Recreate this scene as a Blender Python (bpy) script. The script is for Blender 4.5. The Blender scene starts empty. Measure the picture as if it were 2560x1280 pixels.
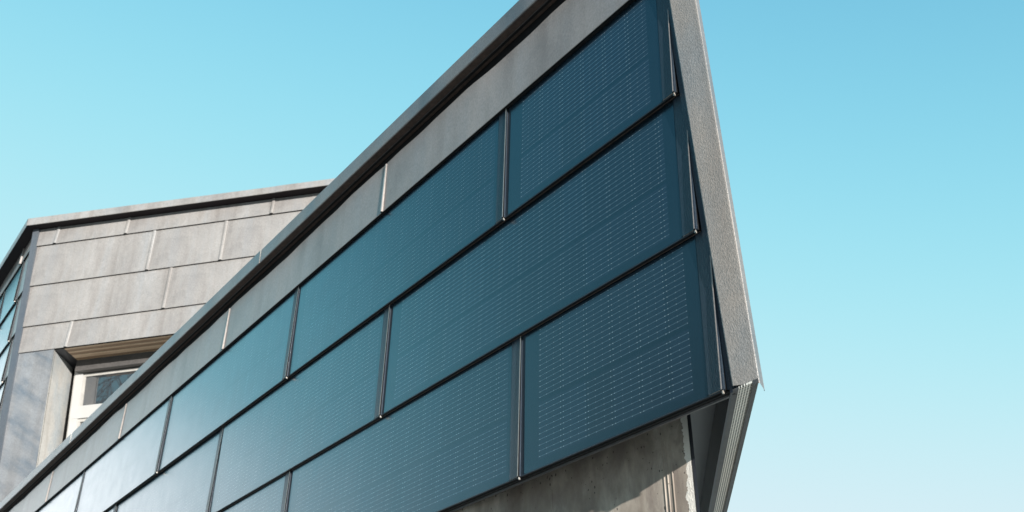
import bpy, math, random
from mathutils import Matrix, Vector

random.seed(7)
sc = bpy.context.scene
COL = sc.collection
rad = math.radians

# ------------------------------------------------------------------ materials
def new_mat(name):
    m = bpy.data.materials.new(name); m.use_nodes = True
    nt = m.node_tree
    return m, nt, nt.nodes["Principled BSDF"]

class G:
    """small helper to write node graphs"""
    def __init__(s, nt): s.nt = nt
    def n(s, t, **kw):
        nd = s.nt.nodes.new(t)
        for k, v in kw.items(): setattr(nd, k, v)
        return nd
    def put(s, sock, v):
        if hasattr(v, "is_linked") or isinstance(v, bpy.types.NodeSocket): s.nt.links.new(v, sock)
        else: sock.default_value = v
    def m(s, op, a, b=None, c=None, clamp=False):
        nd = s.n("ShaderNodeMath", operation=op); nd.use_clamp = clamp
        s.put(nd.inputs[0], a)
        if b is not None: s.put(nd.inputs[1], b)
        if c is not None: s.put(nd.inputs[2], c)
        return nd.outputs[0]
    def obj(s): return s.n("ShaderNodeTexCoord").outputs["Object"]
    def mapping(s, v, scale=(1, 1, 1), loc=(0, 0, 0)):
        nd = s.n("ShaderNodeMapping"); s.put(nd.inputs[0], v)
        nd.inputs["Scale"].default_value = scale; nd.inputs["Location"].default_value = loc
        return nd.outputs[0]
    def noise(s, v, scale, detail=2, rough=.5, dist=0):
        nd = s.n("ShaderNodeTexNoise"); s.put(nd.inputs["Vector"], v)
        nd.inputs["Scale"].default_value = scale; nd.inputs["Detail"].default_value = detail
        nd.inputs["Roughness"].default_value = rough; nd.inputs["Distortion"].default_value = dist
        return nd.outputs[0]
    def ramp(s, f, stops):
        nd = s.n("ShaderNodeValToRGB"); s.put(nd.inputs[0], f)
        el = nd.color_ramp.elements
        while len(el) < len(stops): el.new(.5)
        for e, (p, c) in zip(el, stops):
            e.position = p; e.color = (*c, 1) if len(c) == 3 else c
        return nd.outputs[0]
    def mix(s, f, a, b, blend="MIX"):
        nd = s.n("ShaderNodeMix", data_type="RGBA", blend_type=blend)
        s.put(nd.inputs[0], f)
        s.put(nd.inputs[6], a if not isinstance(a, tuple) else (*a, 1))
        s.put(nd.inputs[7], b if not isinstance(b, tuple) else (*b, 1))
        return nd.outputs[2]
    def bump(s, h, dist, strength=1., normal=None):
        nd = s.n("ShaderNodeBump"); s.put(nd.inputs["Height"], h)
        nd.inputs["Distance"].default_value = dist; nd.inputs["Strength"].default_value = strength
        if normal is not None: s.put(nd.inputs["Normal"], normal)
        return nd.outputs[0]

def setp(b, base=None, rough=None, metal=None, spec=None, ior=None, coat=None, coat_rough=None):
    for k, v in (("Base Color", base), ("Roughness", rough), ("Metallic", metal), ("Specular IOR Level", spec),
                 ("IOR", ior), ("Coat Weight", coat), ("Coat Roughness", coat_rough)):
        if v is None: continue
        if k == "Base Color": v = (*v, 1)
        b.inputs[k].default_value = v

def stucco_metal(name, base, var, rough, scale=230, depth=.0006, strength=.6, patina=.25, metal=0., spec=.5,
                 patina_scale=1.6, tint=(.8, .95, 1.1), stretch=(1, 1, .7), grain=.8, bands=.8, streak=False):
    m, nt, b = new_mat(name); g = G(nt)
    o = g.obj()
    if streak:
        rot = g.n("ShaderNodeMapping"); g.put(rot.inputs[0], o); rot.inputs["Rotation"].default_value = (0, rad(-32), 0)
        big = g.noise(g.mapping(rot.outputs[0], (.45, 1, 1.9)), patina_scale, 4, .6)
    else: big = g.noise(g.mapping(o, (1, 1, .55)), patina_scale, 4, .6)
    mid = g.noise(o, 14, 4, .65)
    dark = tuple(c * (1 - patina) * t for c, t in zip(base, tint))
    light = tuple(min(1, c * (1 + var)) for c in base)
    c1 = g.ramp(big, [(.3, dark), (.52, base), (.75, light)])
    c2 = g.ramp(mid, [(.25, (.86, .87, .88)), (.6, (1, 1, 1)), (.8, (1.06, 1.05, 1.04))])
    c = g.mix(.8, c1, c2, "MULTIPLY")
    gr = g.ramp(g.noise(g.mapping(o, stretch), scale * .75, 2, .6), [(.3, (.80, .80, .80)), (.7, (1.2, 1.2, 1.2))])
    c = g.mix(grain, c, gr, "MULTIPLY")
    vb = g.ramp(g.noise(g.mapping(o, (1, 1, .06)), 6.5, 3, .6), [(.34, (.83, .805, .79)), (.5, (1, 1, 1)), (.68, (1.0, 1.04, 1.08))])
    c = g.mix(bands, c, vb, "MULTIPLY")
    fl = g.ramp(g.noise(o, 70, 2, .5), [(.66, (0, 0, 0)), (.76, (1, 1, 1))])
    c = g.mix(g.m("MULTIPLY", fl, .18), c, tuple(min(1, x * 1.45) for x in base))
    nt.links.new(c, b.inputs["Base Color"])
    st = g.noise(g.mapping(o, stretch), scale, 2.5, .55, .4)
    wav = g.noise(g.mapping(o, (1, 1, .5)), 5, 1)
    nrm = g.bump(wav, .004, .5)
    nrm = g.bump(st, depth, strength, nrm)
    nt.links.new(nrm, b.inputs["Normal"])
    r = g.m("ADD", rough, g.m("MULTIPLY", g.m("SUBTRACT", big, .5), .15))
    nt.links.new(r, b.inputs["Roughness"])
    setp(b, metal=metal, spec=spec)
    return m

M = {}
M["grey"] = stucco_metal("stucco_aluminium_grey", (.218, .194, .182), .14, .42, patina=.30, tint=(1.0, .95, .92), patina_scale=2.4, bands=1.)
M["grey_rear"] = stucco_metal("stucco_aluminium_pale", (.217, .207, .199), .13, .5, scale=150, depth=.0008, patina=.20, tint=(.98, .97, .98), patina_scale=2.2, bands=1.)
M["shade_streaked"] = stucco_metal("stucco_aluminium_shade_streaked", (.160, .166, .174), .22, .5, scale=150, depth=.0008, patina=.34,
                           patina_scale=2.6, tint=(.74, .9, 1.06), streak=True)  # soft shade and reflected sky painted into the colour as diagonal streaks
M["trim"] = stucco_metal("stucco_aluminium_trim", (.195, .178, .162), .06, .42, scale=340, depth=.0015, strength=1., patina=.08,
                         patina_scale=3, stretch=(1, 1, .55))
M["coping"] = stucco_metal("stucco_aluminium_coping", (.152, .139, .133), .16, .42, scale=220, depth=.0013, strength=.9, patina=.28, patina_scale=3.5, grain=1.)
M["corner"] = stucco_metal("slate_corner_profile", (.075, .085, .098), .1, .42, scale=150, patina=.1, bands=.3)
M["teal"] = stucco_metal("stucco_aluminium_dark", (.017, .027, .039), .1, .42, scale=260, depth=.0012, strength=1., patina=.1, spec=.35)
M["bare"] = stucco_metal("bare_aluminium_edge", (.44, .395, .345), .05, .38, scale=120, depth=.0006, patina=.1, metal=.55)

def flat(name, base, rough=.5, metal=0., spec=.5, n_scale=30, n_amt=.15, bump=0.):
    m, nt, b = new_mat(name); g = G(nt); o = g.obj()
    f = g.noise(o, n_scale, 4, .6)
    lo = tuple(c * (1 - n_amt) for c in base); hi = tuple(min(1, c * (1 + n_amt)) for c in base)
    nt.links.new(g.ramp(f, [(.3, lo), (.7, hi)]), b.inputs["Base Color"])
    if bump: nt.links.new(g.bump(g.noise(o, n_scale * 6, 3), bump, .6), b.inputs["Normal"])
    setp(b, rough=rough, metal=metal, spec=spec)
    return m
M["hem"] = flat("black_hem_and_gap_shade", (.006, .006, .007), .6, spec=.25)
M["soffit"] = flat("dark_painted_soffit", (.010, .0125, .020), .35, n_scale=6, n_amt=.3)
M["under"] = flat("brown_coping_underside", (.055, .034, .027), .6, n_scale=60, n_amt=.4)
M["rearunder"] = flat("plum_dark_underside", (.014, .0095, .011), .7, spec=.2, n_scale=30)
M["soffit_trim"] = flat("dark_grey_soffit_trim", (.06, .055, .055), .45, n_scale=40, n_amt=.25, bump=.0008)
M["white"] = flat("white_window_frame", (.335, .332, .322), .35, n_scale=8, n_amt=.03)
M["seal"] = flat("grey_window_profile", (.30, .29, .27), .4, n_scale=10)
M["box"] = flat("anthracite_blind_box", (.062, .058, .056), .45, n_scale=50, n_amt=.2)
M["dark"] = flat("dark_reveal_plate", (.02, .021, .026), .4)
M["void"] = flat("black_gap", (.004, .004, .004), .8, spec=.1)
M["pale_reveal"] = stucco_metal("pale_reveal_sheet", (.30, .293, .275), .06, .45, scale=140, depth=.0006, patina=.15, patina_scale=3)

def wood():
    m, nt, b = new_mat("oak_lintel_boards"); g = G(nt); o = g.obj()
    v = g.mapping(o, (1.2, 26, 26))
    f = g.noise(v, 3, 6, .65, .6)
    c = g.ramp(f, [(.25, (.30, .19, .11)), (.5, (.58, .41, .27)), (.75, (.78, .62, .45))])
    sep = g.n("ShaderNodeSeparateXYZ"); g.put(sep.inputs[0], o)
    bd = g.m("FRACT", g.m("DIVIDE", sep.outputs[1], .082))
    band = g.m("FRACT", g.m("MULTIPLY", g.m("FLOOR", g.m("DIVIDE", sep.outputs[1], .041)), .618))
    c = g.mix(g.m("MULTIPLY", g.m("GREATER_THAN", band, .5), .75), c, (.20, .11, .055), "MIX")
    gap = g.m("LESS_THAN", bd, .07)
    c = g.mix(gap, c, (.03, .018, .01))
    nt.links.new(c, b.inputs["Base Color"]); setp(b, rough=.55)
    return m
M["wood"] = wood()

def module_mat():
    """dark glass with half cells, thin wires along the module and a dot at each wire crossing"""
    m, nt, b = new_mat("solar_glass"); g = G(nt); o = g.obj()
    s = g.n("ShaderNodeSeparateXYZ"); g.put(s.inputs[0], o)
    x, z = g.m("SUBTRACT", s.outputs[0], .062), g.m("SUBTRACT", s.outputs[2], .0185)
    at = g.n("ShaderNodeAttribute", attribute_type="OBJECT", attribute_name="cell_length")
    info = g.n("ShaderNodeObjectInfo").outputs["Random"]
    second = g.m("GREATER_THAN", z, .1728)
    zz = g.m("SUBTRACT", z, g.m("ADD", .011, g.m("MULTIPLY", second, .1643)))      # 0..0.14 inside a half
    inz = g.m("MULTIPLY", g.m("GREATER_THAN", zz, -.0085), g.m("LESS_THAN", zz, g.m("ADD", .149, g.m("MULTIPLY", second, .06))))
    inz = g.m("MULTIPLY", inz, g.m("MULTIPLY", g.m("GREATER_THAN", x, 0.), g.m("LESS_THAN", x, at.outputs["Fac"])))
    xm = g.m("MULTIPLY", g.m("FRACT", g.m("DIVIDE", x, .0995)), .0995)
    inx = g.m("MULTIPLY", g.m("GREATER_THAN", xm, .0012), g.m("LESS_THAN", xm, .0983))
    cell = g.m("MULTIPLY", inz, inx)
    lz = g.m("ABSOLUTE", g.m("SUBTRACT", g.m("FRACT", g.m("ADD", g.m("DIVIDE", zz, .0155), .5)), .5))
    wire = g.m("MULTIPLY", g.m("LESS_THAN", lz, .045), inz)
    ex_ = g.m("ABSOLUTE", g.m("SUBTRACT", g.m("ABSOLUTE", g.m("SUBTRACT", xm, .04975)), .0440))
    mid = g.m("ABSOLUTE", g.m("SUBTRACT", g.m("ABSOLUTE", g.m("SUBTRACT", xm, .04975)), .0155))
    dot = g.m("MULTIPLY", g.m("MULTIPLY", g.m("LESS_THAN", g.m("MINIMUM", ex_, g.m("ADD", mid, .0005)), .0012), g.m("LESS_THAN", lz, .07)), inz)
    fing = g.m("LESS_THAN", g.m("FRACT", g.m("DIVIDE", x, .0043)), .16)
    broken = g.noise(g.mapping(o, (9, 1, 60)), 3, 2)
    base = g.mix(g.noise(o, 3.5, 3), (.0075, .0115, .0185), (.0095, .0145, .0235))
    c = g.mix(g.m("MULTIPLY", cell, .75), (.0055, .0120, .0185), base)
    ctint = g.n("ShaderNodeTexWhiteNoise", noise_dimensions="2D")
    cb = g.n("ShaderNodeCombineXYZ"); g.put(cb.inputs[0], g.m("FLOOR", g.m("DIVIDE", x, .0995))); g.put(cb.inputs[1], second)
    nt.links.new(cb.outputs[0], ctint.inputs["Vector"])
    c = g.mix(g.m("MULTIPLY", g.m("MULTIPLY", cell, ctint.outputs["Value"]), .55), c, (.010, .019, .034))
    c = g.mix(g.m("MULTIPLY", g.m("MULTIPLY", fing, cell), .05), c, (.13, .19, .22))
    c = g.mix(g.m("MULTIPLY", wire, .22), c, (.23, .33, .37))
    c = g.mix(g.m("MULTIPLY", dot, .42), c, (.55, .62, .63))
    c = g.mix(g.m("MULTIPLY", info, .35), c, (.003, .010, .020))
    nt.links.new(c, b.inputs["Base Color"])
    st = g.noise(o, 420, 2, .6)
    big = g.noise(g.mapping(o, (1, 1, 1)), 3.2, 1.5)
    nrm = g.bump(big, .0022, .35); nrm = g.bump(st, .00016, .4, nrm)
    nt.links.new(nrm, b.inputs["Normal"])
    r = g.m("ADD", .20, g.m("MULTIPLY", g.noise(o, 9, 4), .09))
    nt.links.new(r, b.inputs["Roughness"])
    setp(b, spec=.5, ior=1.74); b.inputs['Specular Tint'].default_value = (.56, .80, .95, 1)
    return m
M["module"] = module_mat()

def perf_mat():
    m, nt, b = new_mat("perforated_vent_sheet"); g = G(nt); o = g.obj()
    br = g.n("ShaderNodeTexBrick"); br.offset = .5; br.squash = 1
    nt.links.new(g.mapping(o, (1, 1, 1)), br.inputs["Vector"])
    br.inputs["Color1"].default_value = br.inputs["Color2"].default_value = (0, 0, 0, 1)
    br.inputs["Mortar"].default_value = (1, 1, 1, 1)
    br.inputs["Scale"].default_value = 1; br.inputs["Brick Width"].default_value = .0092
    br.inputs["Row Height"].default_value = .0054; br.inputs["Mortar Size"].default_value = .00135
    br.inputs["Mortar Smooth"].default_value = .15
    c = g.mix(br.outputs["Color"], (.012, .012, .012), (.88, .81, .72))
    nt.links.new(c, b.inputs["Base Color"]); setp(b, rough=.4, metal=.0)
    nt.links.new(g.bump(br.outputs["Color"], .001, .5), b.inputs["Normal"])
    return m
M["perf"] = perf_mat()

def concrete():
    m, nt, b = new_mat("weathered_concrete"); g = G(nt); o = g.obj()
    s = g.n("ShaderNodeSeparateXYZ"); g.put(s.inputs[0], o)
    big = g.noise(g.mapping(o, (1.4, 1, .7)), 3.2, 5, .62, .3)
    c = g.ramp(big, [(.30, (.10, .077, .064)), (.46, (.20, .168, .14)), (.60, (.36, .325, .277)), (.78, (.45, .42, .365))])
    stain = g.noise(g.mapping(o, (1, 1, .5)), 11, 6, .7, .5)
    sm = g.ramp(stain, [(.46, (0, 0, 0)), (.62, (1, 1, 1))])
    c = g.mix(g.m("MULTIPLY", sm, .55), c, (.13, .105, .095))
    vor = g.n("ShaderNodeTexVoronoi"); nt.links.new(g.mapping(o, (1, 1, .6)), vor.inputs["Vector"]); vor.inputs["Scale"].default_value = 95
    big2 = g.noise(o, 7, 2)
    pit = g.m("LESS_THAN", vor.outputs["Distance"], g.m("MULTIPLY", g.m("SUBTRACT", big2, .34), 1.1))
    vsel = g.m("GREATER_THAN", g.noise(o, 55, 2), .49)
    pit = g.m("MULTIPLY", pit, vsel)
    c = g.mix(g.m("MULTIPLY", pit, .85), c, (.05, .042, .038))
    # broken pale edge along the free end
    e = g.m("ADD", s.outputs[0], g.m("MULTIPLY", g.m("SUBTRACT", g.noise(o, 22, 4, .7), .5), .045))
    em = g.m("GREATER_THAN", e, -.018)
    c = g.mix(g.m("MULTIPLY", em, .8), c, (.66, .63, .58))
    nt.links.new(c, b.inputs["Base Color"])
    h = g.m("ADD", g.m("MULTIPLY", pit, -1.2), g.m("MULTIPLY", g.noise(o, 120, 4, .7), .35))
    h = g.m("ADD", h, g.m("MULTIPLY", em, g.m("MULTIPLY", g.noise(o, 60, 5, .75, 1.), 2.)))
    nt.links.new(g.bump(h, .0028, .7), b.inputs["Normal"])
    setp(b, rough=.85, spec=.3)
    return m
M["concrete"] = concrete()

def glass():
    m, nt, b = new_mat("window_glass")
    setp(b, base=(.02, .022, .025), rough=.02, spec=1.0, ior=2.0)
    g = G(nt)
    nt.links.new(g.bump(g.noise(g.obj(), 2.2, 1), .0016, .4), b.inputs["Normal"])
    return m
M["glass"] = glass()

def ground_mat():
    m, nt, b = new_mat("pale_gravel_paving"); g = G(nt); o = g.obj()
    c = g.ramp(g.noise(o, 40, 5, .7), [(.3, (.38, .36, .33)), (.7, (.55, .53, .49))])
    c = g.mix(g.noise(o, .25, 3), c, (.46, .44, .40), "MIX")
    nt.links.new(c, b.inputs["Base Color"]); setp(b, rough=.9)
    nt.links.new(g.bump(g.noise(o, 60, 4), .01, .6), b.inputs["Normal"])
    return m
M["ground"] = ground_mat()
M["bark"] = flat("grey_brown_bark", (.085, .042, .034), .85, n_scale=8, n_amt=.4)

# ------------------------------------------------------------------ mesh helper
class MB:
    def __init__(s): s.v = []; s.f = []; s.mi = []; s.mats = []
    def mat(s, key):
        if key not in s.mats: s.mats.append(key)
        return s.mats.index(key)
    def poly(s, pts, key):
        i = len(s.v); s.v += [tuple(p) for p in pts]; s.f.append(tuple(range(i, i + len(pts)))); s.mi.append(s.mat(key))
    def prism(s, ring0, ring1, key, caps=True, keys=None):
        """closed loft between two rings; ring0 counter-clockwise seen against ring0->ring1"""
        n = len(ring0)
        for i in range(n):
            j = (i + 1) % n
            s.poly([ring0[i], ring0[j], ring1[j], ring1[i]], keys[i] if keys else key)
        if caps:
            s.poly(list(reversed(ring0)), key); s.poly(ring1, key)
    def box(s, a, b, key, keys=None):
        (x0, y0, z0), (x1, y1, z1) = a, b
        P = [(x0, y0, z0), (x1, y0, z0), (x1, y1, z0), (x0, y1, z0), (x0, y0, z1), (x1, y0, z1), (x1, y1, z1), (x0, y1, z1)]
        for nm, q in (("front", (0, 1, 5, 4)), ("right", (1, 2, 6, 5)), ("back", (2, 3, 7, 6)), ("left", (3, 0, 4, 7)), ("top", (4, 5, 6, 7)), ("bottom", (3, 2, 1, 0))):
            s.poly([P[k] for k in q], (keys or {}).get(nm, key))
    def hexa(s, P, key, keys=None):
        """8 corners ordered like box()"""
        for nm, q in (("front", (0, 1, 5, 4)), ("right", (1, 2, 6, 5)), ("back", (2, 3, 7, 6)), ("left", (3, 0, 4, 7)), ("top", (4, 5, 6, 7)), ("bottom", (3, 2, 1, 0))):
            s.poly([P[k] for k in q], (keys or {}).get(nm, key))
    def sheet(s, fn, nu, nv, key):
        i0 = len(s.v)
        for a in range(nv + 1):
            for b in range(nu + 1): s.v.append(tuple(fn(b / nu, a / nv)))
        for a in range(nv):
            for b in range(nu):
                i = i0 + a * (nu + 1) + b
                s.f.append((i, i + 1, i + nu + 2, i + nu + 1)); s.mi.append(s.mat(key))
    def build(s, name, parent=None, mtx=None, smooth=False):
        me = bpy.data.meshes.new(name); me.from_pydata(s.v, [], s.f)
        for k in s.mats: me.materials.append(M[k])
        me.polygons.foreach_set("material_index", s.mi)
        if smooth: me.polygons.foreach_set("use_smooth", [True] * len(s.f))
        me.update()
        o = bpy.data.objects.new(name, me); COL.objects.link(o)
        if parent is not None: o.parent = parent
        if mtx is not None: o.matrix_local = mtx
        return o

def empty(name, label, cat, loc, rotz=0., group=None):
    o = bpy.data.objects.new(name, None); COL.objects.link(o)
    o.location = loc; o.rotation_euler = (0, 0, rotz); o["label"] = label; o["category"] = cat
    o.empty_display_size = .3
    if group: o["group"] = group
    return o
def tag(o, label, cat=None, kind=None):
    if label: o["label"] = label
    if cat: o["category"] = cat
    if kind: o["kind"] = kind
    return o
T = Matrix.Translation

# ------------------------------------------------------------------ cladding shingles
def seam(parent, x, h, w, z0, kind, end=False):
    """standing fold at a shingle's right end: low at the top, higher at the lip"""
    m = MB(); n = 8
    def ring(t, z):
        hh = h * (.62 + .38 * (1 - t))
        if kind == "solar":
            return [(x - w, .001, z), (x - w * .8, -hh * .75, z), (x - w * .34, -hh, z), (x - w * .06, -hh * .95, z), (x - w * .25, -hh * .55, z), (x - w * .45, .001, z)]
        return [(x - w, .001, z), (x - w * .95, -hh * .6, z), (x - w * .72, -hh * .93, z), (x - w * .4, -hh, z), (x - w * .12, -hh * .82, z), (x, -hh * .4, z), (x, .001, z)]
    keys = ["teal", "teal", "bare", "hem", "hem", "hem"] if kind == "solar" else ["grey", "bare", "bare", "bare", "grey", "grey", "grey"]  # solar hem faces coloured black in place of a shadowed gap beside the crest
    if end: keys = ["teal", "teal", "grey", "teal", "teal", "hem"]
    if kind == "rear": keys = ["grey_rear"] * 7
    for i in range(n):
        r0 = ring(i / n, z0[0] + (z0[1] - z0[0]) * i / n); r1 = ring((i + 1) / n, z0[0] + (z0[1] - z0[0]) * (i + 1) / n)
        m.prism(r0, r1, "hem", caps=False, keys=keys)
    r = ring(0, z0[0]); m.poly(list(reversed(r)), "hem")
    # little folded hook below the end of the seam
    if kind == "solar":
        m.box((x - w * .55, -h * .55, z0[0] - .0065), (x - w * .34, -h * .20, z0[0] - .0006), "bare")
        m.box((x - w * 1.0, -h * .22, z0[0] - .006), (x - w * .62, .002, z0[0] - .0006), "bare")
    return m.build("seam_fold", parent)

def shingle(name, parent, frame, uL, uR, vb, vt, tilt, kind, label=None, zwave=0., has_seam=True, seam_h=.0105, seam_w=.009, lip=.022,
            vbR=None, vtR=None, last=False, wave=0., over=.012, h_lip=.0045, matkey=None):
    """one interlocking shingle: tilted plate, folded lip, seam at its right end, solar module where it has one"""
    W = uR - uL; H = vt - vb; dbR = (vbR - vb) if vbR is not None else 0.; dtR = (vtR - vt) if vtR is not None else 0.
    key = matkey or {"solar": "teal", "grey": "grey", "rear": "grey_rear"}[kind]
    root_m = MB(); sl = tilt / H
    zt = H + over
    rng = random.Random(int(uL * 977 + vb * 311))
    ph = [rng.uniform(0, 6.3) for _ in range(4)]
    def P(a, c):
        z = (dbR * a) * (1 - c) + c * (zt + dtR * a)
        x = W * a
        y = tilt * c * zt / H
        if zwave: z += c * zwave * (math.sin(x * 4.3 + ph[1]) + .6 * math.sin(x * 11 + ph[3]) + .35 * math.sin(x * 27 + ph[0]))
        if wave: y += wave * (c ** 1.5) * (math.sin(x * 3.1 + ph[0]) + .7 * math.sin(x * 7.7 + ph[1]) + .4 * math.sin(x * 15 + ph[2]))
        return (x, y, z)
    nu = max(2, int(W / .04)) if wave else 2
    root_m.sheet(lambda a, c: P(a, c), nu, 4 if wave else 1, key)
    # folded lip: rounded front, dark underside with the hem edge
    a0, a1 = (0, 0, 0), (W, 0, dbR)
    L = lambda y, z, c=0: [(0, y, z), (W, y, z + dbR)]
    prof = [(0, 0), (-.0012, h_lip * .35), (-.0012, -h_lip * .1), (0, -h_lip * .35), (.004, -h_lip * .4), (lip * .38, -.0012), (lip * .40, -.0030), (lip * .48, -.0030), (lip * .5, -.0008), (lip, 0)]
    edge_key = key if kind != "solar" else "teal"
    kk = [edge_key, edge_key, edge_key, "hem", "hem", "under" if kind == "solar" else "hem", "hem", "hem", "hem"]
    for i in range(len(prof) - 1):
        A = L(*prof[i]); B = L(*prof[i + 1])
        root_m.poly([B[0], B[1], A[1], A[0]], kk[i])
    # closed ends and the plate's thickness
    for xx, d in ((0, 0), (W, dbR)):
        root_m.poly([(xx, 0, d), (xx, tilt * zt / H, zt + d), (xx, tilt * zt / H + .004, zt + d), (xx, lip, d)], "hem")
    jit = Matrix.Rotation(rad(rng.uniform(-.35, .35)), 4, 'X') @ Matrix.Rotation(rad(rng.uniform(-.06, .06)), 4, 'Z') if kind == 'solar' else Matrix()
    o = root_m.build(name, parent, frame @ T((uL, 0, vb)) @ jit, smooth=bool(wave))
    if label: o["label"] = label
    if kind == "solar":
        mr = .092 if last else .066
        m = MB(); Lm = W - .016 - .049; Hm = H - .0015 - .004
        th = .0016
        c = .004
        z1 = Hm + over
        fr = [(c, -th, 0), (Lm - c, -th, 0), (Lm, -th, c), (Lm, -th, z1), (0, -th, z1), (0, -th, c)]
        bk = [(x_, .0004, z_) for x_, _, z_ in fr]
        m.poly(fr, "module")
        for i in range(len(fr)):
            j = (i + 1) % len(fr); m.poly([fr[j], fr[i], bk[i], bk[j]], "teal")
        ang = math.atan2(tilt, H)
        mo = m.build("solar_module", o, T((.016, sl * .0015, .0015)) @ Matrix.Rotation(-ang, 4, "X"))
        mo["cell_length"] = W - .078 - mr
        # smooth shadow-free strip along the right end: the textured overlap flange
        f = MB(); fx0, fx1 = W - .047, W - .001
        def Q(x, c, out): return (x, tilt * c * zt / H - out, c * zt)
        f.hexa([Q(fx0, .004, .0035), Q(fx1, .004, .0045), Q(fx1, .004, 0), Q(fx0, .004, 0),
                Q(fx0, 1, .0022), Q(fx1, 1, .003), Q(fx1, 1, 0), Q(fx0, 1, 0)], "teal", {"bottom": "bare"})
        f.build("overlap_flange", o)
    if has_seam:
        sm = seam(o, W, seam_h, seam_w, (dbR - .001, H + dtR - .002), kind, last)
        ang = math.atan2(tilt, H)
        sm.matrix_local = Matrix.Rotation(-ang, 4, "X")
    return o

# ------------------------------------------------------------------ front wing (the solar facade)
P0 = Vector((0.450377, 2.075732, 2.428418))          # lower right end of the facade's bottom lip
U = Vector((0.592013, -0.805928, 0)); Nn = Vector((-0.805928, -0.592013, 0))
front = empty("solar_facade_wing", "wedge-shaped building wing clad in dark blue-green solar shingles, reaching forward over the concrete wall",
              "building", (P0.x, P0.y, 0), math.atan2(U.y, U.x))
Z0 = P0.z
I = T((0, 0, Z0))
LEFT = -8.86
ROW = [0., .410, .827, 1.248]                        # lip heights of the courses
# rows of solar shingles, right to left
rows = [
    (0, [(0.002, True), (-.733, True), (-2.222, True)], -3.72),
    (1, [(-.024, True), (-1.508, True), (-3.022, True)], -4.54),
    (2, [(-.044, True), (-.793, True), (-2.318, True), (-3.845, True), (-5.40, True)], -6.95),
]
TILT = .016
for r, ends, uend in rows:
    us = [e[0] for e in ends] + [uend]
    for i in range(len(ends)):
        shingle("solar_shingle", front, I, us[i + 1], us[i], ROW[r], ROW[r + 1], TILT, "solar", last=(i == 0),
                over=.010)
gs = [-.055, -1.583, -3.125, -4.69, -6.28, -7.86, LEFT]
for i in range(len(gs) - 1):
    shingle("grey_shingle", front, I, gs[i + 1], gs[i], ROW[3], 1.470, .007, "grey", zwave=.0035, seam_h=.0085, seam_w=.012, has_seam=i > 0, wave=.0016, over=.0)  # stops short with a wavy top; black sheathing above stands in for coping shadow
# the remaining courses to the left, out towards the inner corner
for r, u1 in ((0, -3.72), (1, -4.54), (2, -6.95)):
    shingle("solar_shingle", front, I, max(LEFT, u1 - 1.53), u1, ROW[r], ROW[r + 1], TILT, "solar", over=.010)

# body of the wing: triangular in plan
TRI = [(.035, .024), (-4.22, 3.90), (LEFT - .02, .024)]
m = MB()
zb, ztop = Z0 + .001, Z0 + 1.56
b0 = [(x, y, zb) for x, y in TRI]; b1 = [(x, y, ztop) for x, y in TRI]
m.poly([b0[0], b1[0], b1[2], b0[2]], "hem")          # sheathing behind the shingles
m.poly([b0[1], b1[1], b1[0], b0[0]], "coping")       # side wall
m.poly([b1[0], b1[1], b1[2]], "soffit")
m.build("wall_core", front)

# roof coping: face, underside with vent edge, upper flange; three lapped lengths
def coping_piece(u0, u1, proud, lapped):
    m = MB(); o_ = .035 + proud; top, bot = 1.590, 1.519
    n = max(2, int((u0 - u1) / .12)); rng = random.Random(int(u0 * 100))
    pr = [(.30, top + .012), (-o_ + .003, top + .001), (-o_, top - .003), (-o_ - .0008, bot + .004), (-o_ + .001, bot), (-o_ + .006, bot + .0015)]
    ks = ["coping", "coping", "coping", "coping", "coping"]
    for i in range(n):
        ua, ub = u0 + (u1 - u0) * i / n, u0 + (u1 - u0) * (i + 1) / n
        for k in range(len(pr) - 1):
            (ya, za), (yb, zb_) = pr[k], pr[k + 1]
            m.poly([(ua, ya, za), (ub, ya, za), (ub, yb, zb_), (ua, yb, zb_)], ks[k])
    for uu in (u0, u1):
        m.poly([(uu, -o_, top), (uu, -o_, bot), (uu, -o_ + .003, bot), (uu, -o_ + .003, top)], "bare")
    return m.build("roof_coping", front, I)
coping_piece(.04, -2.74, 0, False)
coping_piece(-2.70, -5.80, .0016, True)
coping_piece(-5.76, LEFT, .0032, True)
m = MB()
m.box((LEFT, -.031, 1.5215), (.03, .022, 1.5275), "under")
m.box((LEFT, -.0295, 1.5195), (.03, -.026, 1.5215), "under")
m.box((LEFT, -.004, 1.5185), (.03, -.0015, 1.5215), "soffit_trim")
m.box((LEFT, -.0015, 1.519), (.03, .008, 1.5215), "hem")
m.build("coping_underside", front, I)

# corner trim: broad sheet at the raked right end with its drip flange
m = MB()
def tx(v, side):      # raked edges of the trim
    return (.0225 - .049 * v) if side == "l" else (.0835 - .0355 * v)
n = 12
vs = [.001 + 1.60 * i / n for i in range(n + 1)]
for i in range(n):
    a, b = vs[i], vs[i + 1]
    def row(v):
        w_ = v - .010
        return [(tx(v, "l") + .004, .016, v), (tx(v, "l"), .0008, v), (tx(v, "l") + .0008, -.0012, v), (tx(v, "l") + .0035, -.0018, v), (tx(w_, "r") - .004, .0125, w_), (tx(w_, "r") - .001, .0137, w_),
                (tx(w_, "r"), .0155, w_), (tx(w_, "r") - .012, .042, w_ - .003), (tx(w_, "r") - .014, .042, w_ - .003)]
    ra, rb = row(a), row(b)
    if i == 0: ra[7] = (ra[7][0], ra[7][1], -.016); ra[8] = (ra[8][0], ra[8][1], -.016)
    for k in range(len(ra) - 1):
        m.poly([ra[k], ra[k + 1], rb[k + 1], rb[k]], "trim" if k < 6 else "coping")
m.build("corner_trim", front, I)
m = MB()
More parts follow.
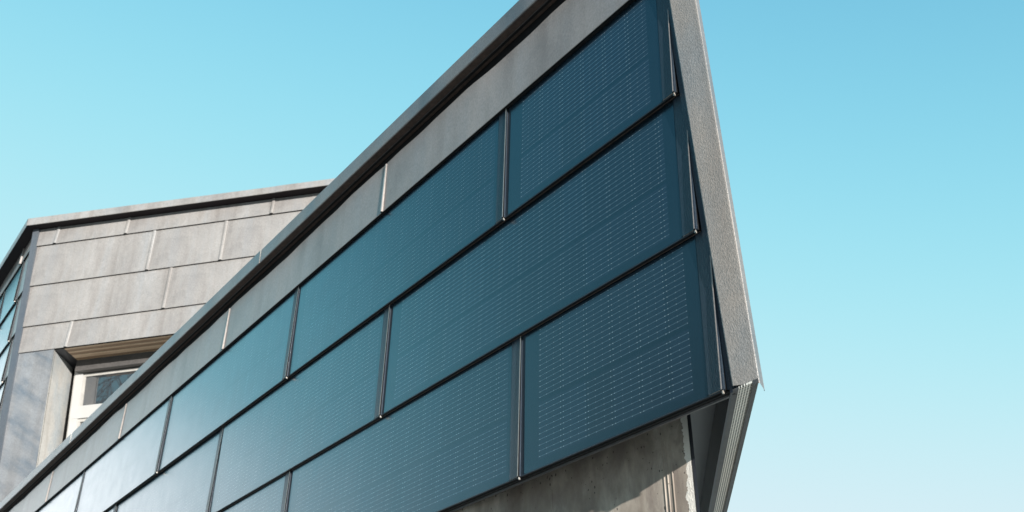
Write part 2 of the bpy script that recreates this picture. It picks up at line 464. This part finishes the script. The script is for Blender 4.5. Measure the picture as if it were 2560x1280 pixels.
m.hexa([(-.06, .0155, -.003), (.060, .0155, -.003), (.060, .0225, -.003), (-.06, .0225, -.003), (-.12, .0155, 1.5), (.0, .0155, 1.5), (.0, .0225, 1.5), (-.12, .0225, 1.5)], "teal")
for i in range(6):
    a, b = 1.5 * i / 6, 1.5 * (i + 1) / 6
    m.poly([(tx(a, "l") - .019, .004, a - .001), (tx(a, "l") + .02, .004, a - .001), (tx(b, "l") + .02, .004, b), (tx(b, "l") - .019, .004, b)], "teal")
m.build("corner_backing", front, I)

# soffit, side trims and perforated vent strip run back along the side wall
SD = Vector((-.737277, .675590, 0)); SP = Vector((.675590, .737277, 0))      # along the side, square to it
def side_frame(): 
    return Matrix(((SD.x, -SP.x, 0, 0), (SD.y, -SP.y, 0, 0), (0, 0, 1, Z0), (0, 0, 0, 1)))
m = MB()
zs = Z0 + .094
m.poly([(.03, .026, zs), (LEFT, .026, zs), (-4.22, 3.90, zs)], "soffit")
m.build("soffit_panel", front)
SF = side_frame()        # local x runs back along the side, local y points inwards (to the left)
def side_strip(name, c0, c1, z0_, z1_, key, x0=0., keys=None, L=5.6):
    m = MB()
    # the front end follows the facade line, so each strip is cut on the skew
    def X(c): return (.003 + c * SP.y) / SD.y
    m.hexa([(X(c1), c1, z0_), (X(c0), c0, z0_), (L, c0, z0_), (L, c1, z0_), (X(c1), c1, z1_), (X(c0), c0, z1_), (L, c0, z1_), (L, c1, z1_)], key, keys)
    return m.build(name, front, SF)
# lateral offset of a facade point u (at n=0) is u*0.6756 to the right of the side axis through the origin
side_strip("soffit_joint", -.0150, -.0100, -.0105, .092, "soffit")
side_strip("soffit_rail", -.0265, -.0152, -.0085, -.004, "soffit_trim")
side_strip("vent_strip", -.0530, -.0267, -.0078, -.0035, "perf")
side_strip("side_drip", -.0635, -.0532, -.0125, -.003, "soffit_trim")

# ------------------------------------------------------------------ concrete wall under the wing
conc = empty("concrete_wall", "weathered stained concrete wall under the solar facade, half in hard shadow", "wall",
             (P0 - Nn * .151 + U * -.262).to_tuple()[:2] + (0,), math.atan2(U.y, U.x) + rad(8.2))
m = MB(); ct = Z0 + .092
end = (-.7373 * .5, .6756 * .5)                       # the free end is splayed back
kx, ky = -.96, 0.
r0 = [(kx - 1.6 * math.cos(rad(8.2)), ky + 1.6 * math.sin(rad(8.2)), 0), (kx, ky, 0), (0, 0, 0), (end[0], end[1], 0), (kx - 1.5, .75, 0)]
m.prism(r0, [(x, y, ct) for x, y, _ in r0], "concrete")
# raised mould lines left by the formwork
for x in (-.083, -.072, -.0575):
    w = .0022
    m.hexa([(x - w, 0, .2), (x + w, 0, .2), (x + w, .002, .2), (x - w, .002, .2), (x - w, 0, ct - .002), (x + w, 0, ct - .002), (x + w, .002, ct - .002), (x - w, .002, ct - .002)], "concrete")
    m.poly([(x - w, 0, .2), (x, -.0022, .2), (x, -.0022, ct - .003), (x - w, 0, ct - .003)], "concrete")
    m.poly([(x, -.0022, .2), (x + w, 0, .2), (x + w, 0, ct - .003), (x, -.0022, ct - .003)], "concrete")
x = -.455
m.poly([(x - .003, 0.0, .2), (x, -.0016, .2), (x, -.0016, ct - .003), (x - .003, 0.0, ct - .003)], "concrete")
m.poly([(x, -.0016, .2), (x + .003, 0.0, .2), (x + .003, 0.0, ct - .003), (x, -.0016, ct - .003)], "concrete")
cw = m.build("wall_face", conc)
m = MB()
r0 = [(.0006, .0015, 0), (.0095, .0015, 0), (.0095 - .0295, .0285, 0), (.0006 - .0295, .0285, 0)]
m.prism(r0, [(x, y, ct - .001) for x, y, _ in r0], "dark"); m.build("edge_angle", conc)
m = MB()
m.box((LEFT, .007, -.0048), (.012, .022, -.0012), "hem"); m.box((LEFT, .0165, -.0098), (.012, .0225, -.0050), "soffit_trim")
m.build("drip_flashing", front, I)

# ------------------------------------------------------------------ rear wing
PR = Vector((-4.996303, 9.355624, 7.213311)); UR = Vector((.969016, -.246999, 0)); NR = Vector((-.246999, -.969016, 0))
rear = empty("grey_clad_wing", "taller wing behind, clad in pale grey metal shingles, with a deep-set window", "building",
             (PR.x, PR.y, 0), math.atan2(UR.y, UR.x))
ZR = PR.z
IR = T((0, 0, ZR))
RX = 6.3
def edge_u(v): return -.0763 * v                     # the raked corner
def line(a, b):                                      # nearly level course lines
    return lambda u: a + (b - a) * u / 3.0
L_sh, L1, L2, L3, L4 = line(.0, -.06), line(-.196, -.250), line(-.670, -.699), line(-1.133, -1.146), line(-1.419, -1.430)
def rshingle(uL, uR, Lb, Lt, seam_on=True, name="grey_shingle", mk=None):
    return shingle(name, rear, IR, uL, uR, Lb(uL), Lt(uL), .016, "rear", has_seam=seam_on, seam_h=.016, seam_w=.036, lip=.02,
            vbR=Lb(uR), vtR=Lt(uR), over=.008, h_lip=.006, matkey=mk)
Ltop = line(.03, -.05)
for uL, uR, s in ((.025, .295, True), (.295, 1.125, True), (1.125, 2.745, True), (2.745, 4.4, True), (4.4, RX, False)): rshingle(uL, uR, L1, Ltop, s)
for uL, uR, s in ((.04, 1.45, True), (1.45, 2.25, True), (2.25, 3.9, True), (3.9, RX, False)): rshingle(uL, uR, L2, L1, s)
for uL, uR, s in ((.07, 1.71, True), (1.71, 3.35, True), (3.35, RX, False)): rshingle(uL, uR, L3, L2, s)
for uL, uR, s in ((.105, .70, True), (.70, 2.30, True), (2.30, 3.9, True), (3.9, RX, False)): rshingle(uL, uR, L4, L3, s)
# tall plain sheet between the corner and the window, raked on both sides
WIN_R = 2.75; WB = -3.35
def jamb(v): return .552 + .073 * (-1.43 - v)
m = MB()
def js(a, c):
    v = WB + (L4(.4) - .001 - WB) * c
    uL = edge_u(v) + .045; uR = jamb(v)
    return (uL + (uR - uL) * a, .010 + .003 * math.sin(c * 7 + a * 3), v)
m.sheet(js, 4, 24, "shade_streaked")
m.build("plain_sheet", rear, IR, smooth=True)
m = MB()                                              # wall core with the window opening left free
yb = .030
def q(u0, u1, v0, v1): m.poly([(u0, yb, v0), (u1, yb, v0), (u1, yb, v1), (u0, yb, v1)], "hem")
m.poly([(edge_u(-3.6) + .03, yb, -3.6), (jamb(-3.6), yb, -3.6), (jamb(-1.43), yb, -1.43), (edge_u(-1.43) + .03, yb, -1.43)], "hem")
q(.25, RX, -1.43, -.12); m.poly([(edge_u(-1.43) + .012, yb, -1.43), (.25, yb, -1.43), (.25, yb, -.03), (.012, yb, -.03)], "hem"); q(WIN_R, RX, -3.6, -1.43); q(.6, WIN_R, -3.6, WB)
m.poly([(0, .036, -.10), (RX, .036, -.14), (RX, 5, -.12), (-2.5, 5.5, -.12)], "hem")
m.build("wall_core", rear, IR)
m = MB(); m.box((WIN_R, .012, -3.6), (RX, .028, -1.44), "grey_rear"); m.build("plain_sheet", rear, IR)

# rear coping
Ld = Vector((-.592013, .805928, 0)); E = UR * .0763 - Vector((0, 0, 1))
n3 = Ld.cross(E); n3.normalize()
if n3.y > 0: n3 = -n3
Rinv = Matrix.Rotation(-math.atan2(UR.y, UR.x), 4, "Z").to_3x3()
ex, ey, ez = Rinv @ (-Ld), Rinv @ (-n3), Rinv @ (-E)
ez = ex.cross(ey); RK = E.dot(-Ld)                    # square frame on the far side; RK: how the corner leans in it
MX = (-.10 + .10 * ey.y) / ey.x                      # where the two coping faces meet
MF = MX * ex.x - .10 * ex.y
m = MB()
top, bot = line(.090, -.005), line(.006, -.076)
for u0, u1, pr in ((MX, 2.86, 0.), (2.80, RX, .004)):
    y = -.10 - pr
    A = lambda u: [(u, .35, top(u) + .015), (u, y, top(u)), (u, y - .002, bot(u) + .006), (u, y, bot(u)), (u, y + .008, bot(u) + .002)]
    a, b = A(u0), A(u1)
    for k in range(4): m.poly([a[k], b[k], b[k + 1], a[k + 1]], "grey_rear" if k < 4 else "rearunder")
m.build("roof_coping", rear, IR)
m = MB()
a, b = line(.006, -.076), None
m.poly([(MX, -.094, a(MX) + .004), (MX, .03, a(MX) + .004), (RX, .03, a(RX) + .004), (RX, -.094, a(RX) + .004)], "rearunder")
m.build("coping_underside", rear, IR)

# ---- the side of the rear wing that turns away to the left (solar shingles again)
F3 = Matrix(((ex.x, ey.x, ez.x, 0), (ex.y, ey.y, ez.y, 0), (ex.z, ey.z, ez.z, ZR), (0, 0, 0, 1)))
S_END = -4.5
for w, segs in ((.66, [-.06, -.42, -1.25, -2.8, S_END]), (1.14, [-.06, -.37, -1.9, -3.4]), (1.61, [-.06, -.32, -1.2, -2.7]), (2.08, [-.06, -.25, -1.8]), (2.56, [-.06, -.2, -1.5])):
    segs = [x + RK * w for x in segs]
    for i in range(len(segs) - 1):
        if i == 0:      # plain dark make-up piece next to the corner
            shingle("grey_shingle", rear, F3, segs[1], segs[0], -w, -w + .475, .018, "grey", has_seam=False, over=.006)
        else:
            shingle("solar_shingle", rear, F3, segs[i + 1], segs[i], -w, -w + .475, .018, "solar", seam_h=.022, seam_w=.018, over=.006)
gs3 = [-.06, -.48, -2.0, S_END]
for i in range(3):
    shingle("grey_shingle", rear, F3, gs3[i + 1], gs3[i], -.18, .03, .010, "grey", seam_h=.022, seam_w=.022, has_seam=i > 0, wave=.002, over=0)
m = MB(); m.poly([(S_END, .024, -3.2), (-.02 + RK * 3.2, .024, -3.2), (-.02, .024, .005), (S_END, .024, .005)], "hem"); m.build("wall_core", rear, F3)
m = MB()
y = -.10
m.poly([(MF, y, .090), (S_END, y, .092), (S_END, y, .008), (MF, y, .006)], "grey_rear")
m.poly([(MF, y, .090), (MF, .3, .10), (S_END, .3, .10), (S_END, y, .092)], "grey_rear")
m.build("roof_coping", rear, F3)
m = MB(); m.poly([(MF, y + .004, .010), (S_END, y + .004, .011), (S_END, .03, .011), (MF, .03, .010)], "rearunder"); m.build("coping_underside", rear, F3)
# corner profile
m = MB()
c0, c1 = [], []
for v, dst in ((.03, c1), (-3.3, c0)):
    e = edge_u(v)
    p_f3 = ez * v + ex * (-.055 - RK * v) + ey * -.006
    dst += [(p_f3.x, p_f3.y, v), (p_f3.x + .02, p_f3.y - .035, v), (e + .046, -.010, v), (e + .046, .012, v), (e + .02, .03, v)]
m.prism(c0, c1, "corner")
m.build("corner_trim", rear, IR)

# ---- deep window recess
D = .40
def jl(v, d): return jamb(v) - .06 * d / .4
def rk(v): return .085 * (-1.53 - v)
def stile(u0, u1, y0, y1, key, v0=WB, v1=-1.50):
    return [(u0 + rk(v0), y0, v0), (u1 + rk(v0), y0, v0), (u1 + rk(v0), y1, v0), (u0 + rk(v0), y1, v0),
            (u0 + rk(v1), y0, v1), (u1 + rk(v1), y0, v1), (u1 + rk(v1), y1, v1), (u0 + rk(v1), y1, v1)]
FY = .352
m = MB()                                              # the white frame, with its cross rail
m.hexa(stile(.575, .662, FY, .40, "white"), "white")
m.hexa([(.640, FY - .002, -2.028), (WIN_R, FY - .002, -2.040), (WIN_R, .398, -2.040), (.640, .398, -2.028), (.640, FY - .002, -1.900), (WIN_R, FY - .002, -1.905), (WIN_R, .398, -1.905), (.640, .398, -1.900)], "white")
window = m.build("window", rear, IR)
m = MB()
m.poly([(jl(-1.43, 0), .012, -1.43), (jl(-1.43, D), D, -1.455), (jl(WB, D), D, WB), (jl(WB, 0), .012, WB)], "pale_reveal"); m.build("reveal", window)
m = MB()
m.poly([(WIN_R, .012, -1.43), (WIN_R, .012, WB), (WIN_R, D, WB), (WIN_R, D, -1.43)], "pale_reveal"); m.build("reveal", window)
m = MB()
m.poly([(.552, .012, -1.430), (.660, .012, -1.430), (.612, .30, -1.430), (.612, .43, -1.446), (.484, .43, -1.457)], "dark"); m.build("head_plate", window)
m = MB()
m.poly([(.660, .012, -1.430), (WIN_R, .012, -1.442), (WIN_R, .30, -1.442), (.612, .30, -1.430)], "wood"); m.build("wood_lintel", window)
m = MB(); m.box((.610, .292, -1.548), (WIN_R - .001, .385, -1.431), "box"); m.build("blind_box", window)
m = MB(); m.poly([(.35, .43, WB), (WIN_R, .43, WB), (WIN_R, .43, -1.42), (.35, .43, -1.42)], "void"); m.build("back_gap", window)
m = MB()
m.hexa(stile(.556, .572, FY + .012, .40, "seal"), "seal")
m.hexa(stile(.663, .684, FY + .016, .395, "seal"), "seal")
m.hexa([(.66, FY + .014, -1.585), (WIN_R, FY + .014, -1.585), (WIN_R, .395, -1.585), (.66, .395, -1.585), (.66, FY + .014, -1.555), (WIN_R, FY + .014, -1.555), (WIN_R, .395, -1.555), (.66, .395, -1.555)], "seal")
m.hexa([(.70, FY + .014, -2.060), (WIN_R, FY + .014, -2.072), (WIN_R, .395, -2.072), (.70, .395, -2.060), (.70, FY + .014, -2.0285), (WIN_R, FY + .014, -2.0405), (WIN_R, .395, -2.0405), (.70, .395, -2.0285)], "seal")
m.build("glazing_profile", window)
for v0, v1 in ((-1.902, -1.584), (WB, -2.058)):
    m = MB(); m.poly([(.60, .378, v0), (WIN_R, .378, v0), (WIN_R, .378, v1), (.60, .378, v1)], "glass"); m.build("pane", window)

# ------------------------------------------------------------------ bare tree that the window mirrors
tree = empty("bare_tree", "leafless tree mirrored as dark branches in the deep window's glass", "tree", (-15.0, .2, 0))
bt, bc = MB(), MB()
def limb(mb, a, b, ra, rb, k=5):
    d = (b - a).normalized(); s = d.orthogonal().normalized(); t = d.cross(s)
    r0 = [a + (s * math.cos(q_) + t * math.sin(q_)) * ra for q_ in [i * math.tau / k for i in range(k)]]
    r1 = [b + (s * math.cos(q_) + t * math.sin(q_)) * rb for q_ in [i * math.tau / k for i in range(k)]]
    mb.prism(r0, r1, "bark", caps=False)
def grow(p, d, L, r, lev):
    mb = bt if lev < 2 else bc
    n = 3 if lev < 4 else 2; q_ = p
    for i in range(n):
        d = (d + Vector((random.gauss(0, .16), random.gauss(0, .16), random.gauss(.03, .1)))).normalized()
        e = q_ + d * L / n
        limb(mb, q_, e, r * (1 - .3 * i / n), r * (1 - .3 * (i + 1) / n), 7 if lev < 2 else 4)
        q_ = e
        if lev < 6 and i >= (1 if lev == 0 else 0):
            for _ in range(2 if lev in (0, 1, 2) else 1):
                a = random.uniform(0, math.tau); sp = random.uniform(.5, 1.05)
                o_ = d.orthogonal().normalized(); o_.rotate(Matrix.Rotation(a, 3, d))
                nd = (d * math.cos(sp) + o_ * math.sin(sp)).normalized()
                grow(q_, nd, L * random.uniform(.58, .78), r * .5, lev + 1)
    if lev < 6: grow(q_, d, L * .7, r * .62, lev + 1)
grow(Vector((0, 0, 0)), Vector((.02, .03, 1)), 4.6, .27, 0)
bt.build("trunk", tree); bc.build("crown", tree)
print("tree faces", len(bc.f))

# ------------------------------------------------------------------ ground
m = MB(); m.poly([(-400, -400, 0), (400, -400, 0), (400, 400, 0), (-400, 400, 0)], "ground")
tag(m.build("ground"), None, None, "structure")

# ------------------------------------------------------------------ light
SUN_AZ, SUN_EL = 153.7, 10.3
sd = Vector((math.sin(rad(SUN_AZ)) * math.cos(rad(SUN_EL)), math.cos(rad(SUN_AZ)) * math.cos(rad(SUN_EL)), math.sin(rad(SUN_EL))))
ld = bpy.data.lights.new("sun", "SUN"); ld.energy = 5.0; ld.angle = rad(.5); ld.color = (1., .95, .89)
lo = bpy.data.objects.new("sun", ld); COL.objects.link(lo); lo.rotation_euler = sd.to_track_quat("Z", "Y").to_euler()
w = bpy.data.worlds.new("World"); sc.world = w; w.use_nodes = True
nt = w.node_tree; g = G(nt); bg = nt.nodes["Background"]
sky = g.n("ShaderNodeTexSky", sky_type="NISHITA"); sky.sun_disc = False
sky.sun_elevation = rad(SUN_EL); sky.sun_rotation = rad(SUN_AZ); sky.air_density = 1.0; sky.dust_density = .6; sky.ozone_density = 1.0; sky.altitude = 300
sp = g.n("ShaderNodeSeparateColor"); nt.links.new(sky.outputs[0], sp.inputs[0])
cb = g.n("ShaderNodeCombineColor")
STR = .12; EXPO = 1.1
for i, (k, c) in enumerate(((26., .75), (38., .855), (28., .92))):    # pale turquoise winter sky, bleached towards the horizon
    x = g.m("POWER", g.m("MULTIPLY", sp.outputs[i], STR), 1.8)
    e = g.m("POWER", 2.71828, g.m("MULTIPLY", x, -k))
    nt.links.new(g.m("MULTIPLY", g.m("SUBTRACT", 1., e), c / STR / 2 ** EXPO), cb.inputs[i])
# a low white cloud bank added out of view, to whiten the left panels' reflections
geo = g.n("ShaderNodeTexCoord").outputs["Generated"]
sx = g.n("ShaderNodeSeparateXYZ"); nt.links.new(geo, sx.inputs[0])
el = g.m("ARCSINE", sx.outputs[2]); az = g.m("ARCTAN2", sx.outputs[0], sx.outputs[1])
cn = g.noise(g.mapping(geo, (1, 1, 2.2)), 3.0, 5, .6)
d1 = g.m("DIVIDE", g.m("SUBTRACT", az, rad(-45)), rad(13)); d2 = g.m("DIVIDE", g.m("SUBTRACT", el, rad(10)), rad(11))
dd = g.m("ADD", g.m("MULTIPLY", d1, d1), g.m("MULTIPLY", d2, d2))
mask = g.m("SUBTRACT", g.m("SUBTRACT", 1.5, dd), g.m("MULTIPLY", g.m("SUBTRACT", cn, .5), 1.5), clamp=True)
mask = g.m("SMOOTH_MIN", mask, 1., .3)
# unseen left part of the sky tinted deeper and bluer, to tone panel reflections
west = g.m("DIVIDE", g.m("SUBTRACT", rad(-34), az), rad(24), clamp=True)
west2 = g.m("DIVIDE", g.m("SUBTRACT", rad(-60), az), rad(20), clamp=True)
deep = g.mix(west, cb.outputs[0], g.mix(1., cb.outputs[0], (.62, 1.0, 1.08), "MULTIPLY"))
deep = g.mix(west2, deep, g.mix(1., deep, (1.0, .70, .70), "MULTIPLY"))
# bright haze added out of view, to lift the panels' grazing reflections
h1 = g.m("DIVIDE", g.m("ADD", az, rad(52)), rad(20)); h2 = g.m("DIVIDE", g.m("SUBTRACT", el, rad(17)), rad(22))
glow = g.m("SUBTRACT", 1., g.m("ADD", g.m("MULTIPLY", h1, h1), g.m("MULTIPLY", h2, h2)), clamp=True)
gl = g.m("ADD", 1., g.m("MULTIPLY", glow, 1.05)); gv = g.n("ShaderNodeCombineColor")
for i in range(3): nt.links.new(gl, gv.inputs[i])
deep = g.mix(1., deep, gv.outputs[0], "MULTIPLY")
mx = g.mix(mask, deep, (1.65 / STR, 1.66 / STR, 1.68 / STR))
nt.links.new(mx, bg.inputs[0]); bg.inputs[1].default_value = STR

# ------------------------------------------------------------------ camera
cd = bpy.data.cameras.new("camera"); cam = bpy.data.objects.new("camera", cd); COL.objects.link(cam); sc.camera = cam
cd.sensor_width = 36; cd.sensor_fit = "HORIZONTAL"; cd.lens = 36.5311; cd.clip_start = .05; cd.clip_end = 2000
R = ((.99992976, -.01185262, 0.), (.00578985, .48845249, .87257128), (-.01034225, -.87250999, .4884868))
cam.matrix_world = Matrix(((R[0][0], -R[0][1], -R[0][2], 0), (R[1][0], -R[1][1], -R[1][2], 0), (R[2][0], -R[2][1], -R[2][2], 1.6), (0, 0, 0, 1)))
cd.dof.use_dof = True; cd.dof.focus_distance = 2.9; cd.dof.aperture_fstop = 9

sc.view_settings.view_transform = "Standard"; sc.view_settings.look = "None"; sc.view_settings.exposure = EXPO; sc.view_settings.gamma = 1
sc.render.engine = "CYCLES"; sc.cycles.max_bounces = 6
try: sc.cycles.use_denoising = True
except Exception: pass
